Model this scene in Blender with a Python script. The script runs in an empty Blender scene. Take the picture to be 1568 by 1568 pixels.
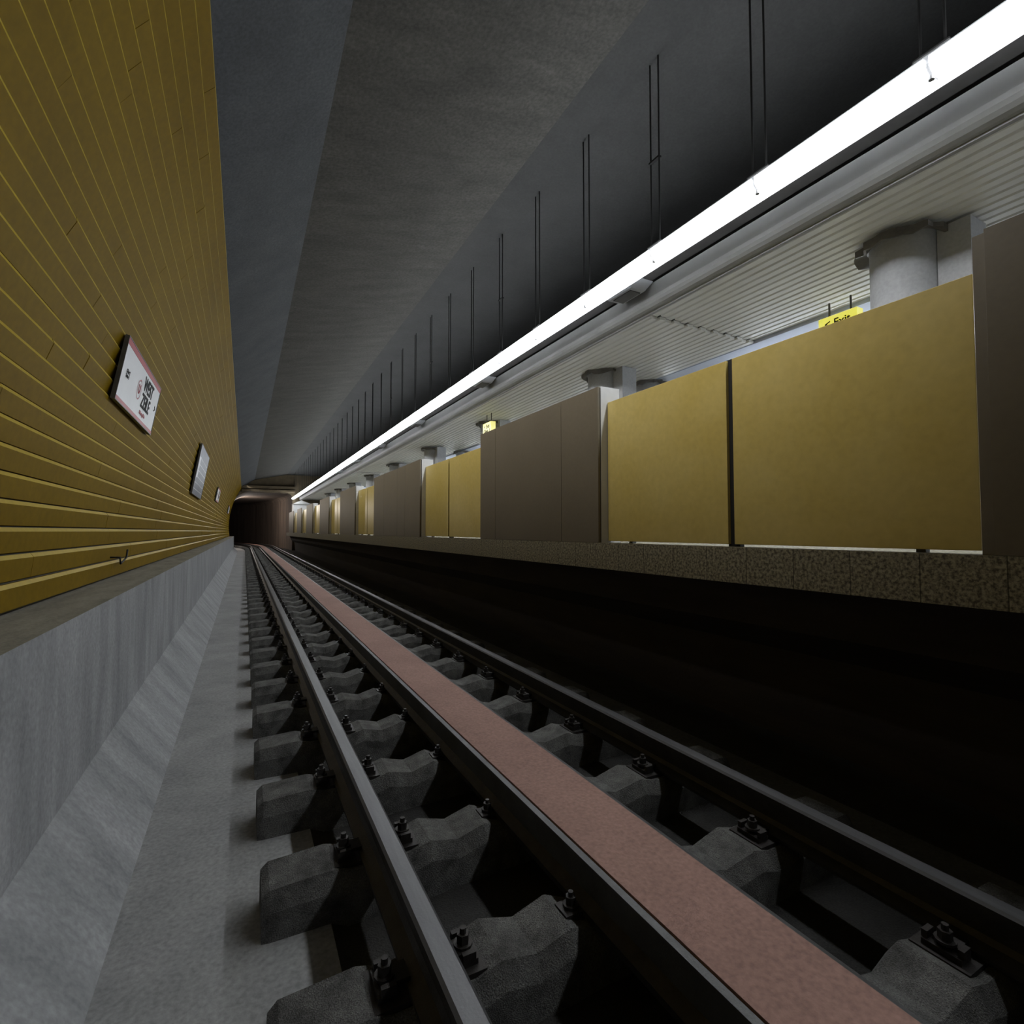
import bpy, math, random
from mathutils import Vector, Matrix
random.seed(7)
S=bpy.context.scene
try:
    S.view_settings.view_transform='Standard'
except Exception: pass

# ------------------------------------------------------------ materials
def mat(name,c1,c2=None,scale=4.0,rough=0.7,metal=0.0,bump=0.0,stretch=(1,1,1),detail=8,fine=0.0,spec=0.4,contrast=(0.3,0.7)):
    m=bpy.data.materials.new(name); m.use_nodes=True
    nt=m.node_tree; b=nt.nodes['Principled BSDF']
    b.inputs['Roughness'].default_value=rough; b.inputs['Metallic'].default_value=metal
    b.inputs['Specular IOR Level'].default_value=spec
    if c2 is None: c2=tuple(v*0.8 for v in c1)
    tc=nt.nodes.new('ShaderNodeTexCoord'); mp=nt.nodes.new('ShaderNodeMapping')
    mp.inputs['Scale'].default_value=stretch
    nt.links.new(tc.outputs['Object'],mp.inputs['Vector'])
    n=nt.nodes.new('ShaderNodeTexNoise'); n.inputs['Scale'].default_value=scale; n.inputs['Detail'].default_value=detail
    n.inputs['Roughness'].default_value=0.65
    nt.links.new(mp.outputs['Vector'],n.inputs['Vector'])
    r=nt.nodes.new('ShaderNodeValToRGB')
    r.color_ramp.elements[0].position=contrast[0]; r.color_ramp.elements[1].position=contrast[1]
    r.color_ramp.elements[0].color=(*c2,1); r.color_ramp.elements[1].color=(*c1,1)
    nt.links.new(n.outputs['Fac'],r.inputs['Fac'])
    out=r.outputs['Color']
    n2=nt.nodes.new('ShaderNodeTexNoise'); n2.inputs['Scale'].default_value=scale*22; n2.inputs['Detail'].default_value=5
    nt.links.new(tc.outputs['Object'],n2.inputs['Vector'])
    if fine>0:
        r2=nt.nodes.new('ShaderNodeMapRange'); r2.inputs[1].default_value=0.3; r2.inputs[2].default_value=0.7
        r2.inputs[3].default_value=1-fine; r2.inputs[4].default_value=1+fine
        nt.links.new(n2.outputs['Fac'],r2.inputs[0])
        mx=nt.nodes.new('ShaderNodeVectorMath'); mx.operation='SCALE'
        nt.links.new(out,mx.inputs[0]); nt.links.new(r2.outputs[0],mx.inputs['Scale'])
        out=mx.outputs[0]
    nt.links.new(out,b.inputs['Base Color'])
    if bump>0:
        bp=nt.nodes.new('ShaderNodeBump'); bp.inputs['Strength'].default_value=bump; bp.inputs['Distance'].default_value=0.01
        ad=nt.nodes.new('ShaderNodeMath'); ad.operation='ADD'
        nt.links.new(n.outputs['Fac'],ad.inputs[0]); nt.links.new(n2.outputs['Fac'],ad.inputs[1])
        nt.links.new(ad.outputs[0],bp.inputs['Height']); nt.links.new(bp.outputs[0],b.inputs['Normal'])
    return m
def emis(name,c,s):
    m=bpy.data.materials.new(name); m.use_nodes=True
    b=m.node_tree.nodes['Principled BSDF']
    b.inputs['Base Color'].default_value=(0.8,0.8,0.8,1)
    b.inputs['Emission Color'].default_value=(*c,1); b.inputs['Emission Strength'].default_value=s
    return m

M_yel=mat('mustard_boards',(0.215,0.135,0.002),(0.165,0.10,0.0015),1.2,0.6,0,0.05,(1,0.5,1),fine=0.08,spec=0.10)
M_lip_lit=mat('mustard_board_lip_lit',(0.46,0.33,0.03),(0.40,0.28,0.022),1.2,0.5,0,0.05,(1,0.5,1),fine=0.06,spec=0.2)  # lighter than the board face: light catching the edge, painted in
M_back=mat('wall_backing',(0.03,0.025,0.01))
M_conc=mat('plinth_concrete',(0.35,0.355,0.365),(0.19,0.195,0.205),2.2,0.85,0,0.25,(1,2.2,0.6),fine=0.15)
M_ledge=mat('ledge_concrete',(0.28,0.26,0.21),(0.15,0.14,0.11),3,0.85,0,0.3,(3,0.8,1),fine=0.15)
M_floor=mat('track_floor',(0.31,0.31,0.31),(0.19,0.19,0.195),2.5,0.85,0,0.2,fine=0.2)
M_floor2=mat('track_floor_shaded',(0.12,0.12,0.12),(0.06,0.06,0.06),2.5,0.85,0,0.3,fine=0.2)  # shade beside the platform put into the floor colour
M_bed=mat('track_bed_dark',(0.030,0.029,0.027),(0.014,0.013,0.012),6,0.9,0,0.7,fine=0.3)
M_ceilA=mat('ceiling_concrete_cool',(0.085,0.092,0.10),(0.06,0.065,0.072),2,0.9,0,0.3,fine=0.2)
M_ceilB=mat('ceiling_concrete_warm',(0.080,0.078,0.071),(0.050,0.049,0.045),1.5,0.9,0,0.35,(1,3,1),fine=0.25)
M_ceilC=mat('ceiling_concrete_dark',(0.055,0.056,0.056),(0.042,0.043,0.043),2,0.9,0,0.2,fine=0.1)
M_sleep=mat('sleeper_concrete',(0.16,0.158,0.15),(0.04,0.039,0.037),11,0.9,0,1.0,fine=0.5)
M_rail=mat('rail_steel_side',(0.06,0.055,0.05),(0.03,0.028,0.026),8,0.5,0.6,0.2)
M_head=mat('rail_steel_head',(0.16,0.16,0.165),(0.10,0.10,0.105),6,0.42,0.7,0.05,(4,0.3,1))
M_iron=mat('fastening_iron',(0.045,0.04,0.037),(0.02,0.018,0.017),20,0.5,0.6,0.2)
M_red=mat('cover_board_red',(0.29,0.17,0.138),(0.22,0.125,0.103),3,0.85,0,0.3,(1,0.6,1),fine=0.18)
M_galv=mat('channel_steel',(0.13,0.13,0.13),(0.08,0.08,0.08),6,0.45,0.6,0.1)
M_pyel=mat('panel_ochre',(0.53,0.425,0.16),(0.45,0.34,0.09),1.1,0.34,0,0.06,fine=0.06)
M_pgrey=mat('cabinet_taupe',(0.155,0.132,0.096),(0.135,0.115,0.084),1.5,0.5,0,0.05,fine=0.04)
M_pside=mat('cabinet_side_white',(0.62,0.62,0.62),(0.5,0.5,0.5),3,0.5)
M_black=mat('black_gap',(0.008,0.008,0.008),(0.005,0.005,0.005))
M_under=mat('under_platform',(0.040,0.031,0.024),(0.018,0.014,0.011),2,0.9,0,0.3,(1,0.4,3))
M_slat=mat('ceiling_slat_white',(0.66,0.66,0.65),(0.60,0.60,0.59),2,0.45,0,0.0)
M_slatgap=mat('slat_gap',(0.16,0.16,0.16),(0.14,0.14,0.14))
M_beam=mat('edge_beam_grey',(0.25,0.25,0.25),(0.21,0.21,0.21),2,0.5)
M_tray=mat('cable_tray',(0.12,0.12,0.125),(0.08,0.08,0.085),4,0.6,0.2)
M_plas=mat('plaster_pale_blue',(0.6,0.66,0.8),(0.55,0.6,0.75),2,0.8)
M_col=mat('column_white',(0.42,0.43,0.45),(0.34,0.35,0.37),2,0.6,fine=0.08)
M_collar=mat('collar_grey',(0.16,0.15,0.14),(0.08,0.075,0.07),8,0.6)
M_rod=mat('rod_steel',(0.015,0.015,0.015),(0.009,0.009,0.009),5,0.5,0.3)
M_house=mat('lamp_housing',(0.16,0.16,0.165),(0.12,0.12,0.125),3,0.5)
M_elamp=mat('emergency_lamp_shell',(0.40,0.42,0.45),(0.33,0.35,0.38),3,0.5)
M_white=mat('sign_white',(0.75,0.76,0.78),(0.68,0.69,0.71),2,0.4)
M_sred=mat('sign_red',(0.40,0.015,0.03),(0.33,0.015,0.025),2,0.4)
M_sblk=mat('sign_black',(0.015,0.015,0.015),(0.01,0.01,0.01))
M_sgrey=mat('sign_grey',(0.14,0.16,0.21),(0.07,0.08,0.11),5,0.4)
M_exit=emis('sign_yellow_lit',(0.85,0.8,0.02),0.75)
M_tun=mat('tunnel_brown',(0.15,0.115,0.09),(0.06,0.044,0.035),1.6,0.85,0,0.4,(1,1,0.15))
M_lint=mat('portal_lintel',(0.17,0.13,0.08),(0.10,0.08,0.05),2,0.8)
M_tube=emis('tube_glow',(0.93,0.97,1.0),28)
M_hall=emis('hall_tube_glow',(0.85,0.92,1.0),32)

def granite():
    m=mat('platform_granite',(0.38,0.35,0.25),(0.09,0.08,0.058),60,0.7,0,0.2,fine=0.2,contrast=(0.4,0.6))
    nt=m.node_tree; b=nt.nodes['Principled BSDF']
    src=b.inputs['Base Color'].links[0].from_socket
    tc=nt.nodes.new('ShaderNodeTexCoord'); sp=nt.nodes.new('ShaderNodeSeparateXYZ'); nt.links.new(tc.outputs['Object'],sp.inputs[0])
    md=nt.nodes.new('ShaderNodeMath'); md.operation='PINGPONG'; md.inputs[1].default_value=0.15
    nt.links.new(sp.outputs['Y'],md.inputs[0])
    gt=nt.nodes.new('ShaderNodeMath'); gt.operation='GREATER_THAN'; gt.inputs[1].default_value=0.0025
    nt.links.new(md.outputs[0],gt.inputs[0])
    mr=nt.nodes.new('ShaderNodeMapRange'); mr.inputs[3].default_value=0.3; mr.inputs[4].default_value=1
    nt.links.new(gt.outputs[0],mr.inputs[0])
    mx=nt.nodes.new('ShaderNodeVectorMath'); mx.operation='SCALE'
    nt.links.new(src,mx.inputs[0]); nt.links.new(mr.outputs[0],mx.inputs['Scale']); nt.links.new(mx.outputs[0],b.inputs['Base Color'])
    return m
M_gran=granite()

# ------------------------------------------------------------ mesh builder
YC=41.0; RB=55.0
def bend(p):
    x,y,z=p
    if y<=YC: return p
    t=(y-YC)/RB
    return ((x+RB)*math.cos(t)-RB, YC+(x+RB)*math.sin(t), z)
def empty(name):
    e=bpy.data.objects.new(name,None); S.collection.objects.link(e); return e
class MB:
    def __init__(s,name,mats):
        s.n=name; s.m=mats; s.v=[]; s.f=[]; s.mi=[]
    def add(s,vs,fs,mi=0):
        o=len(s.v); s.v+=[tuple(v) for v in vs]
        for f in fs: s.f.append(tuple(o+i for i in f)); s.mi.append(mi)
    def box(s,x0,x1,y0,y1,z0,z1,mi=0):
        s.add([(x0,y0,z0),(x1,y0,z0),(x1,y1,z0),(x0,y1,z0),(x0,y0,z1),(x1,y0,z1),(x1,y1,z1),(x0,y1,z1)],
              [(0,3,2,1),(4,5,6,7),(0,1,5,4),(1,2,6,5),(2,3,7,6),(3,0,4,7)],mi)
    def ext(s,pts,ys,mi=0,closed=False,mis=None,caps=False):
        n=len(pts); vs=[(p[0],y,p[1]) for y in ys for p in pts]; o=len(s.v); s.v+=vs
        for j in range(len(ys)-1):
            for i in range(n if closed else n-1):
                k=(i+1)%n
                s.f.append((o+j*n+i,o+j*n+k,o+(j+1)*n+k,o+(j+1)*n+i)); s.mi.append(mis[i] if mis else mi)
        if caps:
            s.f.append(tuple(o+i for i in range(n))); s.mi.append(mi)
            s.f.append(tuple(o+(len(ys)-1)*n+i for i in reversed(range(n)))); s.mi.append(mi)
    def cyl(s,x,y,z0,z1,r0,r1=None,n=24,mi=0,cap=True):
        if r1 is None: r1=r0
        vs=[(x+r0*math.cos(2*math.pi*i/n),y+r0*math.sin(2*math.pi*i/n),z0) for i in range(n)]+[(x+r1*math.cos(2*math.pi*i/n),y+r1*math.sin(2*math.pi*i/n),z1) for i in range(n)]
        fs=[(i,(i+1)%n,n+(i+1)%n,n+i) for i in range(n)]
        if cap: fs+=[tuple(reversed(range(n))),tuple(range(n,2*n))]
        s.add(vs,fs,mi)
    def make(s,dobend=False,bevel=0,parent=None,smooth=False):
        me=bpy.data.meshes.new(s.n)
        vs=[bend(v) for v in s.v] if dobend else s.v
        me.from_pydata(vs,[],s.f)
        for m in s.m: me.materials.append(m)
        for p,i in zip(me.polygons,s.mi): p.material_index=i; p.use_smooth=smooth
        me.validate(); me.update()
        o=bpy.data.objects.new(s.n,me); S.collection.objects.link(o)
        if bevel:
            b=o.modifiers.new('bevel','BEVEL'); b.width=bevel; b.segments=2; b.limit_method='ANGLE'; b.angle_limit=math.radians(40)
        if smooth:
            e=o.modifiers.new('es','EDGE_SPLIT'); e.split_angle=math.radians(35)
        if parent: o.parent=parent
        return o
def seq(a,b,st):
    r=[];y=a
    while y<b-1e-6: r.append(y); y+=st
    r.append(b); return r
Y0=-4.0; YT=88.0
ZF=-1.40; ZS=-1.25; ZR=-1.09

# ------------------------------------------------------------ left wall (curved, clad in boards)
CZ=0.4; R=4.9; CX=-0.94+R
def arc(a,off=0):   # a: angle above centre, off: towards track
    return (CX-(R-off)*math.cos(a), CZ+(R-off)*math.sin(a))
a0=math.asin((-0.345-CZ)/R); a1=math.asin((2.95-CZ)/R)
NB=28
w=MB('wall_left',[M_yel,M_back,M_lip_lit])
for i in range(NB):
    aa=a0+(a1-a0)*i/NB; ab=a0+(a1-a0)*(i+1)/NB; dA=ab-aa
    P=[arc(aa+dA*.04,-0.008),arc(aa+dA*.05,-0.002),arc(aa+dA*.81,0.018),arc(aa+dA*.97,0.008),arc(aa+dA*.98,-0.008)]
    y=Y0-random.random()*2.4
    while y<40:
        L=2.4
        ya=max(y,Y0); yb=min(y+L-0.004,40)
        if yb>ya+0.01:
            j=random.uniform(-0.0015,0.0015)
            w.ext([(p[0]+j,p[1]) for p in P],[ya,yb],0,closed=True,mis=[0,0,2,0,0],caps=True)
        y+=L
w.ext([arc(a0+(a1-a0)*i/40,-0.012) for i in range(41)],[Y0,40],1)
w.make()

p=MB('concrete_plinth',[M_conc,M_ledge])
p.ext([(-0.38,ZF),(-0.62,-1.085),(-0.62,-0.36),(-0.93,-0.36),(-0.93,ZF)],[Y0+.01,40.4],0,closed=True,mis=[0,0,1,0,0],caps=True)
p.make()

f=MB('floor',[M_floor,M_bed,M_floor2])
ys=seq(Y0,41,9)+seq(42,YT,1.5)
f.ext([(-1.0,ZF),(0.30,ZF)],ys,0)
f.ext([(0.30,ZF),(0.36,ZF-0.03),(2.2,ZF-0.03),(2.28,ZF)],ys,1)
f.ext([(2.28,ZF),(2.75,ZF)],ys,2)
f.ext([(2.75,ZF),(3.5,ZF)],ys,1)
f.make(dobend=True)

# ------------------------------------------------------------ ceiling
c=MB('ceiling',[M_ceilA,M_ceilB,M_ceilC])
c.ext([(-0.30,2.93),(-0.30,3.02)],[Y0,41],0)
c.ext([(-0.30,3.02),(0.60,3.64)],[Y0,41],0)
c.ext([(0.60,3.64),(2.70,4.10)],[Y0,41],1)
c.ext([(2.70,4.10),(9.3,4.10)],[Y0,41],2)
c.make()

# ------------------------------------------------------------ platform
pl=MB('platform',[M_gran,M_under,M_plas])
pl.ext([(2.70,-0.32),(2.70,-0.10),(9.18,-0.10),(9.18,-0.32)],[Y0+.01,40.4],0,closed=True,caps=True)
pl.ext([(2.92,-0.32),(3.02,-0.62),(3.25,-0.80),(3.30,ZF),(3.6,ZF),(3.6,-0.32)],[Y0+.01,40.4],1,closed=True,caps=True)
pl.make()
wr=MB('wall_right',[M_plas]); wr.box(9.2,9.35,Y0,41,-0.32,4.1); wr.make()

yel=[(1.005,3.556,2.286),(6.05,8.62,7.47),(12.2,14.55,13.4),(17.0,19.5,18.2),(22.0,24.5,23.2),(27,29.5,28.2),(32,34.5,33.2)]
gry=[(-1.6,0.94),(3.556,6.05),(8.62,12.2),(14.55,17.0),(19.5,22.0),(24.5,27),(29.5,32),(34.5,38)]
for (a,b,g) in yel:
    o=MB('platform_screen_panel',[M_pyel,M_black,M_galv])
    gw=0.024
    o.box(2.80,2.835,a+0.01,g-gw,-0.084,1.125)
    o.box(2.80,2.835,g+gw,b-0.004,-0.084,1.125)
    o.box(2.825,2.87,g-gw-.02,g+gw+.02,-0.10,1.135,1)
    o.box(2.84,2.86,a+.05,b-.05,0.9,0.95,2)
    for yy in (a+0.25,b-0.25): o.box(2.838,2.88,yy-.02,yy+.02,-0.10,1.0,2)
    o.make(bevel=0.003)
for (a,b) in gry:
    o=MB('platform_cabinet',[M_pgrey,M_pside,M_black])
    L=b-a
    cuts=[a,a+0.585,a+2.05,b] if L<2.7 else [a,a+0.95,a+1.5,a+2.6,b]
    for i in range(len(cuts)-1):
        o.box(2.70,2.722,cuts[i]+0.0025,cuts[i+1]-0.0025,-0.098,1.255,0)
    o.box(2.724,2.730,a+.003,b-.003,-0.098,1.25,2)
    o.box(2.731,2.935,a+.001,b-.001,-0.10,1.262,1)
    if a<0:
        o.box(2.75,2.79,b+0.002,b+0.055,-0.10,1.262,0)
    o.make(bevel=0.001)

# ------------------------------------------------------------ platform ceiling (slats)
pc=MB('platform_ceiling',[M_slat,M_slatgap,M_plas,M_beam])
mods=[(Y0,4.0,0.0),(4.0,12,-0.03),(12,20,0.0),(20,28,-0.03),(28,40,0)]
for (a,b,dz) in mods:
    x=3.66; k=0
    while x<5.33:
        z=2.27+dz
        prof=[(x,z+.014),(x+.010,z),(x+.076,z),(x+.086,z+.014),(x+.086,z+.03),(x,z+.03)]
        e=0.025 if k%2 else 0.0
        pc.ext(prof,[a+0.004+e,b-0.004+e],0,closed=True,caps=True)
        x+=0.1;k+=1
    pc.box(3.64,5.36,a,b,2.305,2.33,1)
pc.box(5.37,9.18,Y0,40,2.24,2.33,2)
pr=[(3.50,2.43),(3.50,2.30),(3.505,2.27),(3.52,2.245),(3.545,2.225),(3.575,2.215),(3.605,2.215),(3.61,2.20),(3.64,2.20),(3.64,2.43)]
pc.ext(pr,[Y0,40],3,closed=True,caps=True)
pc.make()

tr=MB('cable_tray',[M_tray])
tr.ext([(3.24,2.47),(3.24,2.435),(3.25,2.43),(3.46,2.43),(3.47,2.435),(3.47,2.47)],[Y0,40],0,closed=True,caps=True)
tr.make()

ltE=empty('suspended_tube_light')
lt=MB('fixtures',[M_tube,M_house,M_rod])
LX=3.10;LZ=2.37;TR=0.078
yj=[3.25+1.0*k for k in range(-7,37)]
for i,y in enumerate(yj):
    ya=y+0.012; yb=y+1.0-0.012
    n=10
    prof=[(LX-TR,LZ+0.03)]+[(LX-TR*math.cos(math.pi*t/n),LZ-0.0-0.052*math.sin(math.pi*t/n)) for t in range(n+1)]+[(LX+TR,LZ+0.03)]
    lt.ext(prof,[ya,yb],0,closed=True,caps=True)
    pf=[(LX-0.07,LZ+0.03)]+[(LX-0.07*math.cos(math.pi*t/n),LZ-0.044*math.sin(math.pi*t/n)) for t in range(n+1)]+[(LX+0.07,LZ+0.03)]
    lt.ext(pf,[y-0.012,y+0.012],1,closed=True,caps=True)
    lt.cyl(LX-.03,y,LZ-.068,LZ-.045,.014,n=10,mi=1)
ye=[yj[0],yj[-1]+1]
lt.ext([(LX-0.022,LZ+0.034),(LX-0.02,LZ+0.085),(LX+0.02,LZ+0.085),(LX+0.022,LZ+0.034)],ye,1,closed=True,caps=True)
lt.ext([(LX+0.088,LZ+0.02),(LX+0.088,LZ-0.05),(LX+0.094,LZ-0.05),(LX+0.094,LZ+0.02)],ye,1,closed=True,caps=True)  # side skirt added to keep tube light off the edge beam
for y in yj: lt.box(LX+.02,LX+.094,y-.012,y+.012,LZ+.031,LZ+.036,1); lt.box(LX+.088,LX+.094,y-.012,y+.012,LZ+.019,LZ+.036,1)
lt.make(parent=ltE)
rd=MB('suspension_rods',[M_rod])
for y in yj:
    for dx,dy in ((-0.01,-0.055),(0.0,0.055)):
        rd.cyl(LX+dx,y+dy,LZ+0.08,4.1,0.007,n=8)
    rd.box(LX-0.03,LX+0.02,y-0.08,y+0.08,LZ+0.086,LZ+0.096)
    if int(y)%3==0:
        rd.box(LX-0.02,LX+0.01,y-0.06,y+0.06,3.2,3.215)
rd.make(parent=ltE)

for y in [0.4,3.94,7.44,11.0,14.5,18,21.5]:
    o=MB('emergency_lamp',[M_tray,M_elamp])
    o.add([(3.21,y-.24,2.43),(3.49,y-.24,2.43),(3.49,y+.24,2.43),(3.21,y+.24,2.43),(3.27,y-.17,2.35),(3.44,y-.17,2.35),(3.44,y+.17,2.35),(3.27,y+.17,2.35)],
          [(0,1,2,3),(4,7,6,5),(0,4,5,1),(1,5,6,2),(2,6,7,3),(3,7,4,0)],1)
    o.box(3.29,3.42,y-.13,y+.13,2.34,2.35,0)
    o.make(bevel=.004)

# ------------------------------------------------------------ columns
def column(cx,y,r,rc,duct):
    o=MB('platform_column',[M_col,M_collar])
    o.cyl(cx,y,-0.099,2.235,r,n=40)
    n=28; r1=[rc+random.uniform(-0.03,0.03) for _ in range(n)]
    zb=[2.19+random.uniform(-0.025,0.02) for _ in range(n)]
    vs=[]
    for (dr,zz) in ((0,2.235),(0,None),(-.02,None)):
        for k in range(n):
            a=2*math.pi*k/n; vs.append((cx+(r1[k]+dr)*math.cos(a),y+(r1[k]+dr)*math.sin(a),zz if zz else zb[k]))
    for k in range(n):
        a=2*math.pi*k/n; vs.append((cx+(r+.015)*math.cos(a),y+(r+.015)*math.sin(a),2.22))
    fs=[]
    for rr in range(3):
        for k in range(n): fs.append((rr*n+k,rr*n+(k+1)%n,(rr+1)*n+(k+1)%n,(rr+1)*n+k))
    o.add(vs,fs,1)
    if duct: o.box(4.50,4.74,y-0.42,y-0.22,-0.099,2.235,0)
    o.make(smooth=True)
for i in range(9):
    column(4.5,2.05+3.75*i,0.215,0.30,True)
    column(5.42,2.12+3.75*i,0.19,0.26,False)

hl=MB('hall_luminaire',[M_hall,M_house,M_rod])
for y in [k*4.0-2 for k in range(0,10)]:
    hl.box(6.0,6.12,y,y+2.6,1.97,2.02,0)
    hl.box(5.98,6.14,y-.02,y+2.62,2.022,2.06,1)
    for yy in (y+.3,y+2.3): hl.cyl(6.06,yy,2.06,2.239,0.008,n=8,mi=2)
hl.make()

# ------------------------------------------------------------ signs
def text_mesh(txt,size,mtx,m,name,parent,ext=0.001,align='CENTER'):
    cu=bpy.data.curves.new(name,'FONT'); cu.body=txt; cu.size=size; cu.align_x=align; cu.align_y='CENTER'; cu.extrude=ext
    cu.space_line=0.85; cu.offset=size*0.02
    o=bpy.data.objects.new(name,cu); S.collection.objects.link(o)
    cu.materials.append(m); o.parent=parent; o.matrix_world=mtx
    return o
def wall_sign(name,ya,yb,za,zb,kind):
    A=math.asin((za-CZ)/R); B=math.asin((zb-CZ)/R); of=0.052
    pa=Vector((arc(A,of)[0],0,arc(A,of)[1])); pb=Vector((arc(B,of)[0],0,arc(B,of)[1]))
    up=(pb-pa).normalized(); H=(pb-pa).length; W=yb-ya
    right=Vector((0,1,0)); nrm=right.cross(up)
    ctr=(pa+pb)/2+Vector((0,(ya+yb)/2,0))
    T=Matrix((( right.x,up.x,nrm.x,ctr.x),(right.y,up.y,nrm.y,ctr.y),(right.z,up.z,nrm.z,ctr.z),(0,0,0,1)))
    e=empty(name)
    b=MB('panel',[M_white,M_sred,M_sblk,M_galv,M_sgrey])
    def q(x0,x1,y0,y1,z0,z1,mi): b.box(x0,x1,y0,y1,z0,z1,mi)
    q(-W/2,W/2,-H/2,H/2,-0.02,0,0 if kind!='map' else 4)
    t=0.008
    for (x0,x1,y0,y1) in ((-W/2-t,W/2+t,-H/2-t,-H/2),(-W/2-t,W/2+t,H/2,H/2+t),(-W/2-t,-W/2,-H/2,H/2),(W/2,W/2+t,-H/2,H/2)): q(x0,x1,y0,y1,-0.025,0.004,3)
    for x in (-W/2+.2,W/2-.2):
        for yy in (-H/2+.06,H/2-.06): q(x-.02,x+.02,yy-.02,yy+.02,-0.034,-0.02,3)
    if kind=='name':
        q(-W/2,W/2,H/2-.045,H/2,0,0.002,1); q(-W/2,W/2,-H/2,-H/2+.03,0,0.002,1)
        n=32;o_=[]
        for rr in (.085,.075):
            for k in range(n):
                a=2*math.pi*k/n
                o_.append((-0.12+rr*math.cos(a),rr*math.sin(a),0.003))
        b.add(o_,[(k,(k+1)%n,n+(k+1)%n,n+k) for k in range(n)],1)
    if kind=='map':
        for k in range(6): q(-W/2+.1,W/2-.1,-H/2+.1+k*.12,-H/2+.11+k*.12,0,.002,0)
        q(-W/2+.1,-W/2+.35,-.15,.25,0,.003,0)
    ob=b.make(); ob.parent=e; ob.matrix_world=T
    if kind=='name':
        def tx(s,size,x,y,m): text_mesh(s,size,T@Matrix.Translation((x,y,0.003)),m,'lettering',e)
        tx('WEST\nZEILE',0.17,0.25,0.02,M_sblk)
        tx('U',0.11,-0.12,0,M_sred)
        tx('Gleis 2\nLinie 4',0.04,-W/2+.2,0.0,M_sblk)
        tx('Richtung Mitte',0.045,0.2,-0.155,M_sred)
        tx('>',0.10,W/2-.10,0.0,M_sblk)
    return e
wall_sign('station_name_sign',4.62,6.22,0.98,1.45,'name')
wall_sign('wall_map_poster',11.2,13.4,0.72,1.66,'map')
wall_sign('station_name_sign',19.4,21.2,1.02,1.46,'name')
wall_sign('station_name_sign',33.0,35.0,1.02,1.46,'name')

for (x,y,zt) in ((5.0,2.86,2.085),(4.05,8.8,2.06)):
    e=empty('hanging_exit_sign')
    b=MB('sign_box',[M_exit,M_sblk,M_galv])
    b.box(x,x+.10,y-.20,y+.16,zt-.32,zt,0)
    for yy in (y-.12,y+.08): b.cyl(x+.05,yy,zt,2.235,.01,n=8,mi=2)
    o=b.make(bevel=.004); o.parent=e
    T=Matrix(((0,0,-1,x-.001),(-1,0,0,y-.02),(0,1,0,zt-.12),(0,0,0,1)))
    text_mesh('< Exit\nGleis 1',0.10,T,M_sblk,'lettering',e)

# ------------------------------------------------------------ track
trk=empty('railway_track')
def rail(name,xc):
    r=MB(name,[M_rail,M_head])
    z=ZR
    pr=[(-.062,-.15),(-.062,-.138),(-.02,-.122),(-.009,-.105),(-.009,-.05),(-.034,-.036),(-.035,-.008),(-.026,0),(.026,0),(.035,-.008),(.034,-.036),(.009,-.05),(.009,-.105),(.02,-.122),(.062,-.138),(.062,-.15)]
    mi=[0]*16
    for k in (6,7,8): mi[k]=1
    r.ext([(xc+a,z+b) for a,b in pr],seq(Y0+.02,41,9)+seq(42,YT-.1,1.5),0,closed=True,mis=mi,caps=True)
    return r.make(dobend=True,parent=trk)
XL=0.475;XR=1.975;XM=1.205
rail('running_rail_near',XL); rail('running_rail_far',XR)

cb=MB('centre_cover_board',[M_red,M_galv,M_iron])
yy=seq(Y0+.02,41,9)+seq(42,YT-.1,1.5)
cb.ext([(XM-.150,-1.105),(XM-.150,-1.095),(XM+.150,-1.095),(XM+.150,-1.105)],yy,0,closed=True,caps=True)
cb.ext([(XM-.175,-1.20),(XM-.175,-1.105),(XM-.155,-1.10),(XM-.155,-1.107),(XM+.155,-1.107),(XM+.155,-1.10),(XM+.175,-1.105),(XM+.175,-1.20)],yy,1,closed=True,caps=True)
cb.ext([(XM-.21,-1.245),(XM-.21,-1.225),(XM-.175,-1.20),(XM+.175,-1.20),(XM+.21,-1.225),(XM+.21,-1.245)],yy,2,closed=True,caps=True)
cb.make(dobend=True,parent=trk)

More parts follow.
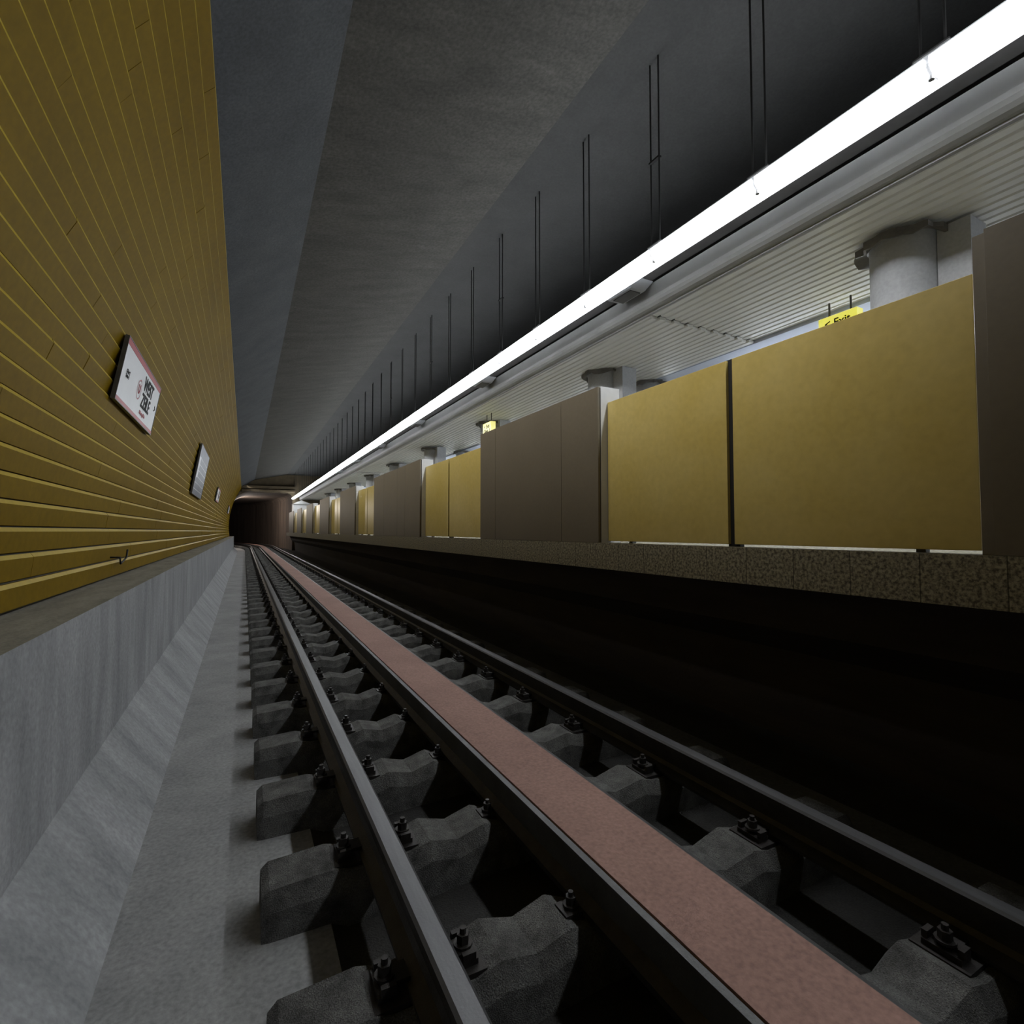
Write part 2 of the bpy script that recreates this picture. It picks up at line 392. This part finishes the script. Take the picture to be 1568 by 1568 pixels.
sl=MB('sleepers',[M_sleep,M_iron,M_galv])
def sleeper(y):
    st=[(0.075,ZS-.015,.085,.115),(0.10,ZS+.005,.09,.12),(0.30,ZS+.015,.09,.125),(0.37,ZS-.005,.09,.125),(0.60,ZS-.005,.09,.125),(0.68,ZS+.018,.09,.125),
        (0.80,ZS-.012,.083,.115),(0.92,ZS+.02,.083,.115),(1.00,ZS-.01,.075,.11),(1.42,ZS-.01,.075,.11),(1.49,ZS+.02,.083,.115),(1.62,ZS-.012,.083,.115),(1.77,ZS+.018,.09,.125),(1.85,ZS-.005,.09,.125),(2.10,ZS-.005,.09,.125),(2.17,ZS+.015,.09,.125),(2.37,ZS+.005,.09,.12),(2.40,ZS-.015,.085,.115)]
    vs=[];n=6
    jy=random.uniform(-.012,.012)
    for (x,zt,a,b) in st:
        vs+=[(x,y-b+jy,ZF-.04),(x,y-b+jy,zt-.06),(x,y-a+jy,zt),(x,y+a+jy,zt),(x,y+b+jy,zt-.06),(x,y+b+jy,ZF-.04)]
    fs=[]
    for s_ in range(len(st)-1):
        for k in range(n):
            fs.append((s_*n+k,s_*n+(k+1)%n,(s_+1)*n+(k+1)%n,(s_+1)*n+k))
    fs.append(tuple(range(n-1,-1,-1))); fs.append(tuple((len(st)-1)*n+k for k in range(n)))
    sl.add(vs,fs,0)
    for xc in (XL,XR):
        sl.box(xc-.16,xc+.16,y-.075,y+.075,ZS-.006,ZS+.010,1)
        for sgn in (-1,1):
            xb=xc+sgn*.115
            sl.box(xb-.028,xb+.028,y-.05,y+.05,ZS+.010,ZS+.026,1)
            x0,x1=sorted((xc+sgn*.052,xb))
            sl.box(x0,x1,y-.032,y+.032,ZS+.026,ZS+.038,1)
            sl.cyl(xb,y,ZS+.038,ZS+.046,.028,n=12,mi=1)
            sl.cyl(xb,y,ZS+.046,ZS+.072,.019,n=6,mi=1)
            sl.cyl(xb,y,ZS+.072,ZS+.088,.010,n=8,mi=1)
            for t in (-.045,.045):
                sl.box(xb-.02,xb+.02,y+t-.008,y+t+.008,ZS+.026,ZS+.048,1)
    for sgn in (-1,1):
        xb=XM+sgn*.235
        sl.box(xb-.04,xb+.03,y-.035,y+.035,ZS-.01,ZS+.022,1)
        sl.cyl(xb,y,ZS+.022,ZS+.032,.026,n=12,mi=1)
        sl.cyl(xb,y,ZS+.032,ZS+.056,.018,n=6,mi=1)
        sl.cyl(xb,y,ZS+.056,ZS+.07,.009,n=8,mi=1)
y=2.74-0.65*10
while y<70: sleeper(y); y+=0.65
sl.make(dobend=True,parent=trk)

cu=bpy.data.curves.new('wall_hook','CURVE'); cu.dimensions='3D'; cu.bevel_depth=0.007
s_=cu.splines.new('POLY'); pts=[(-0.90,4.88,-0.20),(-0.84,4.88,-0.20),(-0.835,4.88,-0.25),(-0.83,5.06,-0.21),(-0.83,5.10,-0.15)]
s_.points.add(len(pts)-1)
for q_,v in zip(s_.points,pts): q_.co=(*v,1)
cu.materials.append(M_rod)
o=bpy.data.objects.new('wall_hook',cu); S.collection.objects.link(o)

# ------------------------------------------------------------ tunnel beyond the platform
tn=MB('tunnel',[M_tun])
prof=[(-0.95,ZF),(-0.98,0.3)]
for k in range(0,9):
    a=math.pi/2*k/8
    prof.append((0.32-1.30*math.cos(a),1.3+1.45*math.sin(a)))
for k in range(0,5):
    a=math.pi/2*k/4
    prof.append((2.7+.38*math.sin(a),2.37+.38*math.cos(a)))
prof+=[(3.10,0.3),(3.10,ZF)]
tn.ext(prof,[40.5,41]+seq(42,YT,1.5),0)
tn.make(dobend=True)
te=MB('wall_tunnel_end',[M_tun]); te.add([(-1.5,YT+.1,ZF-.1),(3.5,YT+.1,ZF-.1),(3.5,YT+.1,3),(-1.5,YT+.1,3)],[(0,1,2,3)]); te.make(dobend=True)
tp=MB('tunnel_portal',[M_lint,M_tun])
def outer(pt):
    x,z=pt
    if z<0.5: return (-2.0 if x<1 else 9.3, z)
    if x<0.3: 
        t=(z-0.3)/2.45; return (-2.0+ t*2.3*max(0,(x+0.98)/1.3), 0.3+(4.1-0.3)*min(1,t*1.05))
    if x<2.72: return (x,4.1)
    return (9.3,4.1 if z>2.0 else z)
vs=[(a,40.48,b) for a,b in prof]+[(outer(q_)[0],40.48,outer(q_)[1]) for q_ in prof]
n=len(prof)
tp.add(vs,[(i,i+1,n+i+1,n+i) for i in range(n-1)],0)
tp.box(-0.6,3.2,40.42,40.47,3.30,3.62,0)
tp.box(-0.6,3.2,40.0,40.47,3.0,3.2,0)
tp.box(-0.2,3.2,39.8,40.47,2.78,2.92,0)
tp.make()
ew=MB('platform_end_kiosk',[M_pside,M_pgrey])
ew.box(3.0,4.1,38.4,39.7,-0.10,1.9,0); ew.add([(2.95,38.3,1.9),(4.15,38.3,1.9),(4.15,39.75,1.9),(2.95,39.75,1.9),(3.5,38.3,2.15),(3.5,39.75,2.15)],[(0,1,4),(2,3,5),(0,4,5,3),(1,2,5,4),(0,3,2,1)],0)
ew.make()
wb=MB('wall_back',[M_ceilC]); wb.box(-1.2,9.35,Y0-.2,Y0,-1.5,4.2); wb.make()

# ------------------------------------------------------------ added fill lights
def area(name,loc,d,sx,sy,e,col,spread):
    l=bpy.data.lights.new(name,'AREA'); l.shape='RECTANGLE'; l.size=sx; l.size_y=sy; l.energy=e; l.color=col; l.spread=math.radians(spread)
    o=bpy.data.objects.new(name,l); S.collection.objects.link(o); o.location=loc
    d=Vector(d).normalized()
    z=-d; x=Vector((0,1,0)); y_=z.cross(x)
    o.matrix_world=Matrix(((x.x,y_.x,z.x,loc[0]),(x.y,y_.y,z.y,loc[1]),(x.z,y_.z,z.z,loc[2]),(0,0,0,1)))
    return o
area('added_panel_fill',(0.12,20.6,3.15),(math.cos(math.radians(33)),0,-math.sin(math.radians(33))),38.8,0.08,142,(1,.98,.94),48)  # fill light without a fixture, added to brighten the platform panels
l=bpy.data.lights.new('added_tunnel_fill','POINT'); l.energy=330; l.color=(1,.92,.85); l.shadow_soft_size=0.05  # unseen point light added to brighten the tunnel lining
o=bpy.data.objects.new('added_tunnel_fill',l); S.collection.objects.link(o); o.location=bend((-0.6,46,2.0))

wd=bpy.data.worlds.new('world'); S.world=wd; wd.use_nodes=True
wd.node_tree.nodes['Background'].inputs[0].default_value=(0.02,0.02,0.022,1)

cam=bpy.data.cameras.new('camera'); cam.sensor_width=36; cam.lens=18.0; cam.clip_start=0.02; cam.clip_end=300
co=bpy.data.objects.new('camera',cam); S.collection.objects.link(co)
co.location=(0,0,0)
co.rotation_euler=(math.radians(90+2.15),0,math.radians(-27.6))
S.camera=co
